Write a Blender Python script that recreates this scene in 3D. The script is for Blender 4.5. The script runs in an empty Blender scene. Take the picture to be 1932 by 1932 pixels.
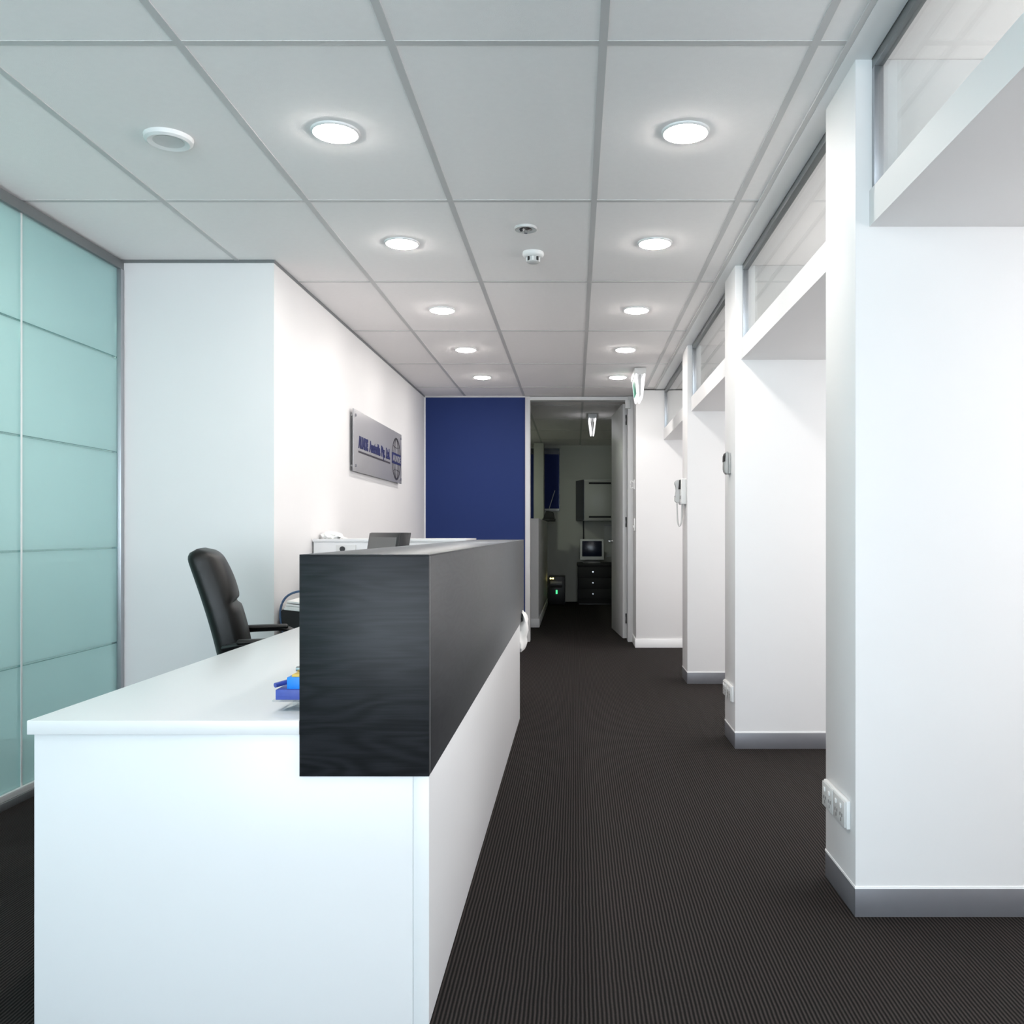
import bpy, bmesh, math, random
from mathutils import Vector, Matrix
random.seed(4)
sc = bpy.context.scene
COL = sc.collection
PI = math.pi

# ------------------------------------------------------------------ camera, world, exposure
F = 1662.0                      # focal length in pixels of the 1932 px frame
EYE = 1.13
cd = bpy.data.cameras.new('camera'); cam = bpy.data.objects.new('camera', cd); COL.objects.link(cam)
cam.location = (0, 0, EYE); cam.rotation_euler = (PI / 2, 0, 0)
cd.sensor_width = 36; cd.lens = 36 * F / 1932
cd.shift_x = (966 - 1085) / 1932; cd.shift_y = (1003 - 966) / 1932
cd.clip_start = 0.05; cd.clip_end = 100
sc.camera = cam

world = bpy.data.worlds.new('overcast_sky'); sc.world = world; world.use_nodes = True
bgn = world.node_tree.nodes['Background']
bgn.inputs[0].default_value = (1.0, 0.985, 0.985, 1); bgn.inputs[1].default_value = 3.4

def portal(loc, rot, sx, sy):     # guides sampling of the sky through the glazing, gives no light of its own
    pd = bpy.data.lights.new('window_portal', 'AREA'); pd.shape = 'RECTANGLE'; pd.size = sx; pd.size_y = sy
    pd.cycles.is_portal = True
    po = bpy.data.objects.new('window_portal', pd); COL.objects.link(po)
    po.location = loc; po.rotation_euler = rot
portal((-2.3, -2.98, 1.28), (PI / 2, 0, 0), 7.5, 2.32)
portal((3.27, 2.8, 1.45), (0, PI / 2, 0), 1.4, 11.6)

LAMP = 45.0                    # downlight lens radiance
vs = sc.view_settings
sc.display_settings.display_device = 'sRGB'
vs.view_transform = 'Standard'; vs.look = 'None'; vs.gamma = 1.0; vs.use_curve_mapping = False
vs.exposure = 1.58
sc.cycles.use_denoising = True
sc.cycles.use_adaptive_sampling = True; sc.cycles.adaptive_threshold = 0.05; sc.cycles.adaptive_min_samples = 20
sc.cycles.max_bounces = 7
sc.cycles.sample_clamp_indirect = 6.0

# ------------------------------------------------------------------ materials
def nodes(name):
    m = bpy.data.materials.new(name); m.use_nodes = True
    nt = m.node_tree; nt.nodes.clear()
    out = nt.nodes.new('ShaderNodeOutputMaterial')
    return m, nt, out
def N(nt, t, **kw):
    n = nt.nodes.new(t)
    for k, v in kw.items(): setattr(n, k, v)
    return n
def L(nt, a, b): nt.links.new(a, b)
def c4(c): return (c[0], c[1], c[2], 1)

def paint(name, col, rough=0.6, metal=0.0, vary=0.05, scale=3.0, bump=0.0, bscale=200.0, spec=0.5, coat=0.0):
    """plain surface with faint cloudy variation of tone and fine relief"""
    m, nt, out = nodes(name)
    p = N(nt, 'ShaderNodeBsdfPrincipled'); L(nt, p.outputs[0], out.inputs[0])
    p.inputs['Roughness'].default_value = rough; p.inputs['Metallic'].default_value = metal
    p.inputs['Specular IOR Level'].default_value = spec; p.inputs['Coat Weight'].default_value = coat
    tc = N(nt, 'ShaderNodeTexCoord')
    nz = N(nt, 'ShaderNodeTexNoise'); nz.inputs['Scale'].default_value = scale; nz.inputs['Detail'].default_value = 3
    L(nt, tc.outputs['Object'], nz.inputs['Vector'])
    mx = N(nt, 'ShaderNodeMix', data_type='RGBA')
    mx.inputs[6].default_value = c4([c * (1 - vary) for c in col]); mx.inputs[7].default_value = c4([min(1, c * (1 + vary)) for c in col])
    L(nt, nz.outputs[0], mx.inputs[0]); L(nt, mx.outputs[2], p.inputs['Base Color'])
    if bump:
        n2 = N(nt, 'ShaderNodeTexNoise'); n2.inputs['Scale'].default_value = bscale; n2.inputs['Detail'].default_value = 2
        L(nt, tc.outputs['Object'], n2.inputs['Vector'])
        b = N(nt, 'ShaderNodeBump'); b.inputs['Strength'].default_value = bump; b.inputs['Distance'].default_value = 0.002
        L(nt, n2.outputs[0], b.inputs['Height']); L(nt, b.outputs[0], p.inputs['Normal'])
    return m

def glow(name, col, strength):
    m, nt, out = nodes(name)
    e = N(nt, 'ShaderNodeEmission'); e.inputs[0].default_value = c4(col); e.inputs[1].default_value = strength
    L(nt, e.outputs[0], out.inputs[0]); return m

def carpet_mat():
    m, nt, out = nodes('ribbed_carpet')
    p = N(nt, 'ShaderNodeBsdfPrincipled'); L(nt, p.outputs[0], out.inputs[0])
    p.inputs['Roughness'].default_value = 0.95; p.inputs['Specular IOR Level'].default_value = 0.15
    tc = N(nt, 'ShaderNodeTexCoord'); sx = N(nt, 'ShaderNodeSeparateXYZ'); L(nt, tc.outputs['Object'], sx.inputs[0])
    nw = N(nt, 'ShaderNodeTexNoise'); nw.inputs['Scale'].default_value = 9; L(nt, tc.outputs['Object'], nw.inputs['Vector'])
    wob = N(nt, 'ShaderNodeMath', operation='MULTIPLY_ADD'); L(nt, nw.outputs[0], wob.inputs[0]); wob.inputs[1].default_value = 0.004
    L(nt, sx.outputs[0], wob.inputs[2])
    a = N(nt, 'ShaderNodeMath', operation='MULTIPLY'); L(nt, wob.outputs[0], a.inputs[0]); a.inputs[1].default_value = 2 * PI / 0.0102
    s = N(nt, 'ShaderNodeMath', operation='SINE'); L(nt, a.outputs[0], s.inputs[0])
    h = N(nt, 'ShaderNodeMath', operation='MULTIPLY_ADD'); L(nt, s.outputs[0], h.inputs[0]); h.inputs[1].default_value = 0.5; h.inputs[2].default_value = 0.5
    # fibre speckle
    mp = N(nt, 'ShaderNodeMapping'); mp.inputs['Scale'].default_value = (300, 120, 1); L(nt, tc.outputs['Object'], mp.inputs[0])
    nf = N(nt, 'ShaderNodeTexNoise'); nf.inputs['Scale'].default_value = 1.0; nf.inputs['Detail'].default_value = 2; L(nt, mp.outputs[0], nf.inputs['Vector'])
    # broad warm and cool yarn patches
    nb = N(nt, 'ShaderNodeTexNoise'); nb.inputs['Scale'].default_value = 6; nb.inputs['Detail'].default_value = 4; L(nt, tc.outputs['Object'], nb.inputs['Vector'])
    ca = N(nt, 'ShaderNodeMix', data_type='RGBA'); ca.inputs[6].default_value = (0.050, 0.045, 0.041, 1); ca.inputs[7].default_value = (0.058, 0.044, 0.042, 1)
    L(nt, nb.outputs[0], ca.inputs[0])
    mx = N(nt, 'ShaderNodeMix', data_type='RGBA'); mx.inputs[6].default_value = (0.0045, 0.004, 0.0035, 1)
    pw = N(nt, 'ShaderNodeMath', operation='POWER'); L(nt, h.outputs[0], pw.inputs[0]); pw.inputs[1].default_value = 1.4
    L(nt, pw.outputs[0], mx.inputs[0]); L(nt, ca.outputs[2], mx.inputs[7])
    ml = N(nt, 'ShaderNodeMix', data_type='RGBA', blend_type='MULTIPLY'); ml.inputs[0].default_value = 0.5
    L(nt, mx.outputs[2], ml.inputs[6]); L(nt, nf.outputs[0], ml.inputs[7])
    L(nt, ml.outputs[2], p.inputs['Base Color'])
    b = N(nt, 'ShaderNodeBump'); b.inputs['Strength'].default_value = 0.5; b.inputs['Distance'].default_value = 0.003
    L(nt, h.outputs[0], b.inputs['Height']); L(nt, b.outputs[0], p.inputs['Normal'])
    return m

def wood_mat(name, dark, light, rough):
    """dark laminate, grain running across (horizontal)"""
    m, nt, out = nodes(name)
    p = N(nt, 'ShaderNodeBsdfPrincipled'); L(nt, p.outputs[0], out.inputs[0])
    p.inputs['Roughness'].default_value = rough; p.inputs['Specular IOR Level'].default_value = 0.20; p.inputs['Sheen Weight'].default_value = 0.16; p.inputs['Sheen Roughness'].default_value = 0.3
    tc = N(nt, 'ShaderNodeTexCoord')
    mp = N(nt, 'ShaderNodeMapping'); mp.inputs['Scale'].default_value = (5, 5, 130); L(nt, tc.outputs['Object'], mp.inputs[0])
    n1 = N(nt, 'ShaderNodeTexNoise'); n1.inputs['Scale'].default_value = 1.5; n1.inputs['Detail'].default_value = 6; n1.inputs['Roughness'].default_value = 0.65
    L(nt, mp.outputs[0], n1.inputs['Vector'])
    mp2 = N(nt, 'ShaderNodeMapping'); mp2.inputs['Scale'].default_value = (1.2, 1.2, 7.0); L(nt, tc.outputs['Object'], mp2.inputs[0])
    wv = N(nt, 'ShaderNodeTexNoise'); wv.inputs['Scale'].default_value = 2.0; wv.inputs['Detail'].default_value = 1.0; L(nt, mp2.outputs[0], wv.inputs['Vector'])
    k = N(nt, 'ShaderNodeMath', operation='MULTIPLY'); L(nt, wv.outputs[0], k.inputs[0]); k.inputs[1].default_value = 60
    sn = N(nt, 'ShaderNodeMath', operation='SINE'); L(nt, k.outputs[0], sn.inputs[0])
    sa = N(nt, 'ShaderNodeMath', operation='MULTIPLY_ADD'); L(nt, sn.outputs[0], sa.inputs[0]); sa.inputs[1].default_value = 0.14; L(nt, n1.outputs[0], sa.inputs[2])
    r = N(nt, 'ShaderNodeMapRange'); L(nt, sa.outputs[0], r.inputs[0]); r.inputs[1].default_value = 0.3; r.inputs[2].default_value = 0.7
    mx = N(nt, 'ShaderNodeMix', data_type='RGBA'); mx.inputs[6].default_value = c4(dark); mx.inputs[7].default_value = c4(light)
    L(nt, r.outputs[0], mx.inputs[0]); L(nt, mx.outputs[2], p.inputs['Base Color'])
    b = N(nt, 'ShaderNodeBump'); b.inputs['Strength'].default_value = 0.04; b.inputs['Distance'].default_value = 0.0006
    L(nt, n1.outputs[0], b.inputs['Height']); L(nt, b.outputs[0], p.inputs['Normal'])
    return m

def schlick(nt, f0):
    """reflectance of a thin sheet, the same from both sides"""
    lw = N(nt, 'ShaderNodeLayerWeight'); lw.inputs[0].default_value = 0.5
    p5 = N(nt, 'ShaderNodeMath', operation='POWER'); L(nt, lw.outputs['Facing'], p5.inputs[0]); p5.inputs[1].default_value = 5
    ma = N(nt, 'ShaderNodeMath', operation='MULTIPLY_ADD'); L(nt, p5.outputs[0], ma.inputs[0]); ma.inputs[1].default_value = 1 - f0; ma.inputs[2].default_value = f0
    return ma
def clear_glass(name, tint=(0.97, 0.985, 0.98), ior=1.5):
    m, nt, out = nodes(name)
    t = N(nt, 'ShaderNodeBsdfTransparent'); t.inputs[0].default_value = c4(tint)
    g = N(nt, 'ShaderNodeBsdfGlossy'); g.inputs['Roughness'].default_value = 0.01
    f = schlick(nt, ((ior - 1) / (ior + 1)) ** 2)
    mx = N(nt, 'ShaderNodeMixShader'); L(nt, f.outputs[0], mx.inputs[0]); L(nt, t.outputs[0], mx.inputs[1]); L(nt, g.outputs[0], mx.inputs[2])
    L(nt, mx.outputs[0], out.inputs[0]); return m

def frosted_glass(name):
    m, nt, out = nodes(name)
    d = N(nt, 'ShaderNodeBsdfDiffuse'); d.inputs[0].default_value = (0.50, 0.64, 0.645, 1)
    t = N(nt, 'ShaderNodeBsdfTranslucent'); t.inputs[0].default_value = (0.68, 0.86, 0.86, 1)
    mx = N(nt, 'ShaderNodeMixShader'); mx.inputs[0].default_value = 0.55
    L(nt, d.outputs[0], mx.inputs[1]); L(nt, t.outputs[0], mx.inputs[2])
    tr = N(nt, 'ShaderNodeBsdfTransparent'); tr.inputs[0].default_value = (0.64, 0.86, 0.87, 1)
    m2 = N(nt, 'ShaderNodeMixShader'); m2.inputs[0].default_value = 0.34
    L(nt, mx.outputs[0], m2.inputs[1]); L(nt, tr.outputs[0], m2.inputs[2])
    g = N(nt, 'ShaderNodeBsdfGlossy'); g.inputs['Roughness'].default_value = 0.10
    f = schlick(nt, 0.034)
    m3 = N(nt, 'ShaderNodeMixShader'); L(nt, f.outputs[0], m3.inputs[0]); L(nt, m2.outputs[0], m3.inputs[1]); L(nt, g.outputs[0], m3.inputs[2])
    L(nt, m3.outputs[0], out.inputs[0]); return m

M = {}
M['wall'] = paint('white_wall_paint', (0.765, 0.755, 0.752), 0.55, vary=0.015, bump=0.03, bscale=150)
M['blue'] = paint('navy_wall_paint', (0.015, 0.033, 0.140), 0.6, vary=0.05, scale=2, bump=0.03, spec=0.2)
M['tile'] = paint('mineral_ceiling_tile', (0.945, 0.915, 0.905), 0.9, vary=0.02, scale=40, bump=0.25, bscale=350, spec=0.1)
M['tee'] = paint('ceiling_tee_enamel', (0.60, 0.59, 0.585), 0.5, vary=0.02)
M['plenum'] = paint('ceiling_backing_board', (0.25, 0.25, 0.25), 0.9, vary=0.05)
M['carpet'] = carpet_mat()
M['alu'] = paint('satin_aluminium', (0.42, 0.43, 0.45), 0.38, metal=0.85, vary=0.04, scale=60)
M['alu_dark'] = paint('grey_aluminium_channel', (0.20, 0.21, 0.215), 0.4, metal=0.5, vary=0.05, scale=40)
M['alu_light'] = paint('pale_aluminium_rail', (0.75, 0.76, 0.75), 0.35, metal=0.3, vary=0.03)
M['skirt'] = paint('grey_metal_skirting', (0.17, 0.17, 0.185), 0.42, metal=0.3, vary=0.08, scale=14)
M['trimwhite'] = paint('white_gloss_trim', (0.84, 0.84, 0.84), 0.35, vary=0.01)
M['clear'] = clear_glass('transom_glass')
M['bluepane'] = clear_glass('blue_tinted_glazing', (0.88, 0.95, 1.0))  # blue tint added to cool the daylight reaching the desk front
M['fillpane'] = clear_glass('dimmed_fill_glazing', (0.77, 0.765, 0.765))  # grey tint only cuts the light from the added side windows
M['strip'] = clear_glass('clear_glass_strip', (0.56, 0.70, 0.69))
M['frost'] = frosted_glass('frosted_green_glass')
M['laminate'] = paint('white_laminate', (0.70, 0.705, 0.71), 0.30, vary=0.01, scale=1.0)
M['wood'] = wood_mat('charcoal_ash_laminate', (0.0075, 0.008, 0.0092), (0.0165, 0.0175, 0.020), 0.36)
M['leather'] = paint('black_leather', (0.006, 0.006, 0.0055), 0.42, spec=0.35, vary=0.2, scale=20, bump=0.15, bscale=260)
M['black'] = paint('black_plastic', (0.012, 0.012, 0.013), 0.4, vary=0.15, scale=30)
M['blackmatt'] = paint('black_matt', (0.010, 0.010, 0.010), 0.7, vary=0.15, scale=30)
M['screen'] = paint('grey_screen', (0.07, 0.07, 0.07), 0.3, vary=0.04)
M['greyplastic'] = paint('grey_plastic', (0.32, 0.32, 0.315), 0.45, vary=0.05, scale=30)
M['remote'] = paint('mid_grey_plastic', (0.42, 0.42, 0.41), 0.45, vary=0.03, scale=30)
M['white'] = paint('white_plastic', (0.80, 0.80, 0.79), 0.4, vary=0.02, scale=20)
M['offwhite'] = paint('pale_grey_plastic', (0.62, 0.62, 0.61), 0.42, vary=0.03, scale=20)
M['paper'] = paint('white_paper', (0.82, 0.82, 0.80), 0.9, vary=0.03, scale=20)
M['chrome'] = paint('brushed_steel', (0.62, 0.62, 0.62), 0.22, metal=1.0, vary=0.05, scale=50)
M['sign'] = paint('grey_sign_sheet', (0.36, 0.355, 0.37), 0.35, metal=0.2, vary=0.03, scale=5)
M['ink'] = paint('navy_lettering', (0.014, 0.018, 0.095), 0.5, vary=0.1)
M['inkgrey'] = paint('dark_grey_print', (0.045, 0.040, 0.050), 0.5, vary=0.1)
M['blue1'] = paint('dark_blue_card', (0.045, 0.075, 0.34), 0.5, vary=0.2, scale=60)
M['blue2'] = paint('bright_blue_card', (0.008, 0.22, 0.72), 0.45, vary=0.1, scale=60)
M['yellow'] = paint('yellow_card', (0.75, 0.50, 0.10), 0.5, vary=0.1)
M['greencard'] = paint('green_card', (0.12, 0.32, 0.10), 0.5, vary=0.2)
M['redcard'] = paint('pale_red_card', (0.60, 0.30, 0.26), 0.5, vary=0.2)
M['acrylic'] = clear_glass('clear_acrylic', (0.93, 0.96, 0.97), 1.45)
M['cord_blue'] = paint('blue_grey_cord', (0.05, 0.10, 0.19), 0.45, vary=0.1)
M['navyblind'] = paint('navy_blind_cloth', (0.012, 0.028, 0.16), 0.8, vary=0.1, scale=30)
M['steelblue'] = paint('door_grey_enamel', (0.60, 0.60, 0.60), 0.4, vary=0.02)
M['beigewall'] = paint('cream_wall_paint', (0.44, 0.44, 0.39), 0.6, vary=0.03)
M['cupboard'] = paint('grey_cupboard_laminate', (0.40, 0.40, 0.36), 0.4, vary=0.03)
M['darkglass'] = paint('dark_gloss_panel', (0.008, 0.011, 0.028), 0.22, vary=0.1)
M['lens'] = glow('downlight_lens_glow', (1.0, 0.96, 0.92), LAMP)
M['lens2'] = glow('office_lamp_glow', (1.0, 0.97, 0.84), 150.0)
M['lens3'] = glow('back_office_lamp_glow', (0.90, 1.0, 0.82), 75.0)
M['exitglow'] = glow('exit_diffuser_glow', (0.97, 0.97, 1.0), 0.5)
M['exitgreen'] = paint('exit_green', (0.02, 0.22, 0.14), 0.4, vary=0.05)
M['led_y'] = glow('yellow_indicator', (1.0, 0.85, 0.25), 3.0)
M['led_g'] = glow('green_indicator', (0.06, 0.6, 0.22), 0.7)

# ------------------------------------------------------------------ builders
ORG = {}
def org(o): return ORG.get(o.name, Vector((0, 0, 0)))
def tag(o, label=None, cat=None, group=None, kind=None):
    if label: o['label'] = label
    if cat: o['category'] = cat
    if group: o['group'] = group
    if kind: o['kind'] = kind
    return o
def thing(name, label, cat, loc, group=None, rotz=0.0, local=False):
    o = bpy.data.objects.new(name, None); COL.objects.link(o)
    o.empty_display_size = 0.05; o.location = loc; o.rotation_euler = (0, 0, rotz)
    ORG[o.name] = Vector((0, 0, 0)) if local else Vector(loc)
    return tag(o, label, cat, group)
def build(name, bm, mat, parent=None, smooth=False, label=None):
    bmesh.ops.recalc_face_normals(bm, faces=bm.faces[:])
    if parent is not None:
        o_ = org(parent)
    else:
        xs = [v.co for v in bm.verts]
        o_ = Vector(((min(c.x for c in xs) + max(c.x for c in xs)) / 2, (min(c.y for c in xs) + max(c.y for c in xs)) / 2, min(c.z for c in xs)))
    for v in bm.verts: v.co -= o_
    me = bpy.data.meshes.new(name); bm.to_mesh(me); bm.free()
    me.materials.append(M[mat] if isinstance(mat, str) else mat)
    if smooth:
        for p in me.polygons: p.use_smooth = True
        try: me.set_sharp_from_angle(angle=math.radians(40))
        except Exception: pass
    o = bpy.data.objects.new(name, me); COL.objects.link(o)
    if parent is not None: o.parent = parent
    else: o.location = o_
    ORG[o.name] = o_
    if label: o['label'] = label
    return o
def abox(bm, x0, x1, y0, y1, z0, z1, bev=0.0, seg=2):
    r = bmesh.ops.create_cube(bm, size=1.0)
    vs_ = r['verts']
    for v in vs_: v.co = Vector((x0 + (v.co.x + .5) * (x1 - x0), y0 + (v.co.y + .5) * (y1 - y0), z0 + (v.co.z + .5) * (z1 - z0)))
    if bev > 0:
        es = set(e for v in vs_ for e in v.link_edges)
        bmesh.ops.bevel(bm, geom=list(es), offset=bev, segments=seg, affect='EDGES', profile=0.5)
    return vs_
def box(name, x0, x1, y0, y1, z0, z1, mat, parent=None, bev=0.0, seg=2, label=None):
    bm = bmesh.new(); abox(bm, x0, x1, y0, y1, z0, z1, bev, seg)
    return build(name, bm, mat, parent, smooth=bev > 0, label=label)
def struct(name, x0, x1, y0, y1, z0, z1, mat, parent=None, bev=0.0):
    o = box(name, x0, x1, y0, y1, z0, z1, mat, parent, bev)
    if parent is None: o['kind'] = 'structure'
    return o
def prism(bm, pts, axis, a, b, bev=0.0):
    """extrude a 2D outline along axis from a to b; pts are the two other coordinates in xyz order"""
    def P(p, t):
        return {'x': (t, p[0], p[1]), 'y': (p[0], t, p[1]), 'z': (p[0], p[1], t)}[axis]
    va = [bm.verts.new(P(p, a)) for p in pts]; vb = [bm.verts.new(P(p, b)) for p in pts]
    n = len(pts); bm.faces.new(va); bm.faces.new(vb[::-1])
    for i in range(n): bm.faces.new((va[i], vb[i], vb[(i + 1) % n], va[(i + 1) % n]))
    if bev:
        es = set(e for v in va + vb for e in v.link_edges)
        bmesh.ops.bevel(bm, geom=list(es), offset=bev, segments=2, affect='EDGES')
def lathe(bm, prof, c, n=40, axis='z'):
    """revolve (radius, height) pairs about an axis through c"""
    rings = []
    for r, h in prof:
        if r < 1e-6: ring = [None]
        ring = []
        for i in range(n if r > 1e-6 else 1):
            a = 2 * PI * i / n
            u, v = r * math.cos(a), r * math.sin(a)
            d = {'z': (u, v, h), 'x': (h, u, v), 'y': (u, h, v)}[axis]
            ring.append(bm.verts.new(Vector(c) + Vector(d)))
        rings.append(ring)
    for A, B in zip(rings, rings[1:]):
        for i in range(n):
            j = (i + 1) % n
            if len(A) == 1 and len(B) == 1: continue
            if len(A) == 1: bm.faces.new((A[0], B[i], B[j]))
            elif len(B) == 1: bm.faces.new((A[i], B[0], A[j]))
            else: bm.faces.new((A[i], B[i], B[j], A[j]))
def tube(bm, pts, r, n=10, ry=None):
    """tube along points; ry gives a flattened section"""
    pts = [Vector(p) for p in pts]; rings = []
    for i, p in enumerate(pts):
        t = (pts[min(i + 1, len(pts) - 1)] - pts[max(i - 1, 0)]).normalized()
        up = Vector((0, 0, 1)) if abs(t.z) < 0.92 else Vector((0, 1, 0))
        s = t.cross(up).normalized(); u = s.cross(t).normalized()
        rr = r[i] if isinstance(r, (list, tuple)) else r
        r2 = rr if ry is None else ry
        rings.append([bm.verts.new(p + s * (rr * math.cos(2 * PI * k / n)) + u * (r2 * math.sin(2 * PI * k / n))) for k in range(n)])
    for A, B in zip(rings, rings[1:]):
        for k in range(n): bm.faces.new((A[k], B[k], B[(k + 1) % n], A[(k + 1) % n]))
    bm.faces.new(rings[0][::-1]); bm.faces.new(rings[-1])
def spline(pts, n=8):
    P = [Vector(p) for p in pts]; out = []
    for i in range(len(P) - 1):
        p0, p1, p2, p3 = P[max(i - 1, 0)], P[i], P[i + 1], P[min(i + 2, len(P) - 1)]
        for k in range(n):
            t = k / n
            out.append(0.5 * ((2 * p1) + (p2 - p0) * t + (2 * p0 - 5 * p1 + 4 * p2 - p3) * t * t + (3 * p1 - p0 - 3 * p2 + p3) * t ** 3))
    out.append(P[-1]); return out
def tubeobj(name, pts, r, mat, parent=None, n=10, ry=None, label=None):
    bm = bmesh.new(); tube(bm, pts, r, n, ry); return build(name, bm, mat, parent, smooth=True, label=label)
def latheobj(name, prof, c, mat, parent=None, n=40, axis='z', label=None):
    bm = bmesh.new(); lathe(bm, prof, c, n, axis); return build(name, bm, mat, parent, smooth=True, label=label)
def text_part(name, body, size, mat, parent, origin, width, height, bold=0.0, depth=0.0015, face='x'):
    """lettering standing on a plane facing +x: reads along +y; stretched to width and cap height"""
    cu = bpy.data.curves.new(name, 'FONT'); cu.body = body; cu.size = size; cu.extrude = depth; cu.offset = bold
    to = bpy.data.objects.new('tmp_text', cu); COL.objects.link(to)
    dg = bpy.context.evaluated_depsgraph_get(); me = bpy.data.meshes.new_from_object(to.evaluated_get(dg))
    bpy.data.objects.remove(to, do_unlink=True)
    xs = [v.co.x for v in me.vertices]; ys = [v.co.y for v in me.vertices]
    sx = width / (max(xs) - min(xs)); sy = height / (max(ys))
    for v in me.vertices:
        a = (v.co.x - min(xs)) * sx; b = v.co.y * sy; d = v.co.z
        v.co = Vector((origin[0] + d, origin[1] + a, origin[2] + b)) - org(parent)
    me.materials.clear(); me.materials.append(M[mat])
    o = bpy.data.objects.new(name, me); COL.objects.link(o); o.parent = parent; ORG[o.name] = org(parent)
    return o

# ------------------------------------------------------------------ setting: floor, ceiling
CEIL = 2.52
XG, XW = -2.33, -1.545          # frosted glass wall, sign wall
YP, YB = 4.52, 9.05             # white return wall, blue wall
BACK = 14.2
floor = struct('floor', -6.2, 3.5, -3.2, BACK + 0.2, -0.12, 0.0, 'carpet')

ceiling = struct('ceiling', -6.2, 3.5, -3.2, BACK + 0.2, CEIL + 0.045, CEIL + 0.15, 'plenum')
GX = [-1.735 - 0.605 * 2, -1.735 - 0.605, -1.735, -1.13, -0.525, 0.08, 0.685]
GY = [2.511 + 1.2 * k for k in range(-5, 11)]
TEE = 0.012
def tile_mesh(w, d):
    bm = bmesh.new(); abox(bm, -w / 2, w / 2, -d / 2, d / 2, 0, 0.018)
    me = bpy.data.meshes.new('ceiling_tile'); bm.to_mesh(me); bm.free(); me.materials.append(M['tile']); return me
tiles = {}
def add_tile(x0, x1, y0, y1):
    w, d = round(x1 - x0 - 0.006, 4), round(y1 - y0 - 0.006, 4)
    if (w, d) not in tiles: tiles[(w, d)] = tile_mesh(w, d)
    o = bpy.data.objects.new('ceiling_tile', tiles[(w, d)]); COL.objects.link(o); o.parent = ceiling
    o.location = Vector(((x0 + x1) / 2, (y0 + y1) / 2, CEIL + 0.004)) - org(ceiling)
cols = list(zip(GX, GX[1:]))
for (x0, x1) in cols:
    for (y0, y1) in zip(GY, GY[1:]):
        if x1 < -2.3 and y1 > 5.2: continue
        if y0 < BACK: add_tile(x0, x1, y0, y1)
for (y0, y1) in zip(GY, GY[1:]):
    if y0 < 9.0: add_tile(0.685, 0.790, y0, min(y1, 9.05))
for (y0, y1) in zip(GY, GY[1:]):
    if y1 > 9.1: add_tile(0.685, 1.29, max(y0, 9.05), y1)
for x in GX:
    box('ceiling_tee', x - TEE, x + TEE, -3.2, BACK, CEIL + 0.0015, CEIL + 0.004, 'tee', ceiling)
for y in GY:
    if y < BACK:
        for (x0, x1) in cols + [(0.685, 0.79)]:
            box('ceiling_cross_tee', x0 + TEE, x1 - TEE if x1 < 0.7 else x1, y - TEE, y + TEE, CEIL + 0.002, CEIL + 0.004, 'tee', ceiling)
# plaster margin between grid and transoms, and perimeter shadow trims
struct('trim_1', 0.790, 0.868, -3.2, 8.6, CEIL - 0.006, CEIL + 0.045, 'trimwhite')
struct('trim_2', 0.772, 0.790, -3.2, 8.6, CEIL - 0.004, CEIL + 0.006, 'tee')

# ------------------------------------------------------------------ setting: left side walls
struct('wall_return', XG - 0.06, XW, YP, YP + 0.12, 0, CEIL - 0.012, 'wall')
struct('wall_left', XW - 0.12, XW, YP + 0.12, YB, 0, CEIL - 0.012, 'wall')
struct('trim_3', XG, XW + 0.004, YP - 0.004, YP + 0.02, CEIL - 0.012, CEIL + 0.004, 'alu_dark')
struct('trim_4', XW - 0.02, XW + 0.004, YP + 0.02, YB, CEIL - 0.012, CEIL + 0.004, 'alu_dark')
struct('wall_blue', XW, -0.51, YB, YB + 0.10, 0, CEIL - 0.012, 'blue')
struct('trim_5', XW, -0.51, YB - 0.006, YB + 0.05, CEIL - 0.012, CEIL + 0.004, 'tee')
struct('trim_6', XW, XW + 0.010, YB - 0.012, YB, 0, CEIL - 0.012, 'trimwhite')
# room behind the camera
struct('wall_far_left', -6.2, -6.05, -3.2, 5.0, 0, CEIL + 0.05, 'wall')
struct('wall_office_back', -6.05, XG - 0.06, 4.80, 4.92, 0, CEIL + 0.05, 'wall')

# ------------------------------------------------------------------ frosted glass partition
gw = bpy.data.objects.new('wall_glass', None); COL.objects.link(gw); gw.location = (XG, 2.0, 0); ORG[gw.name] = Vector((XG, 2.0, 0))
gw['kind'] = 'structure'; gw['label'] = 'frosted green glass partition with thin clear strips'
G0, G1 = 0.055, CEIL - 0.05
box('head_rail', XG - 0.035, XG + 0.015, -2.9, YP, G1, CEIL - 0.004, 'alu_dark', gw)
box('floor_rail', XG - 0.03, XG + 0.02, -2.9, YP, 0, 0.032, 'alu_dark', gw, 0.002)
box('floor_rail', XG - 0.024, XG + 0.012, -2.9, YP, 0.032, G0 + 0.004, 'alu_light', gw, 0.002)
box('end_stile', XG - 0.03, XG + 0.018, YP - 0.035, YP - 0.002, G0, G1, 'alu', gw, 0.002)
zs = [G0 + 0.004] + [0.567, 1.048, 1.533, 2.015] + [G1]
joints = [-2.9, -1.35, 0.33, 2.01, 3.706, YP - 0.036]
for y0, y1 in zip(joints, joints[1:]):
    for i in range(5):
        box('frosted_panel', XG - 0.012, XG, y0 + 0.006, y1 - 0.006, zs[i] + (0.0045 if i else 0), zs[i + 1] - (0.0045 if i < 4 else 0), 'frost', gw)
    for z in zs[1:5]:
        box('clear_strip', XG - 0.012, XG, y0 + 0.006, y1 - 0.006, z - 0.0045, z + 0.0045, 'strip', gw)
    if y1 < YP - 0.1:
        box('glass_joint', XG - 0.013, XG + 0.002, y1 - 0.005, y1 + 0.005, G0, G1, 'alu_light', gw)

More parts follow.
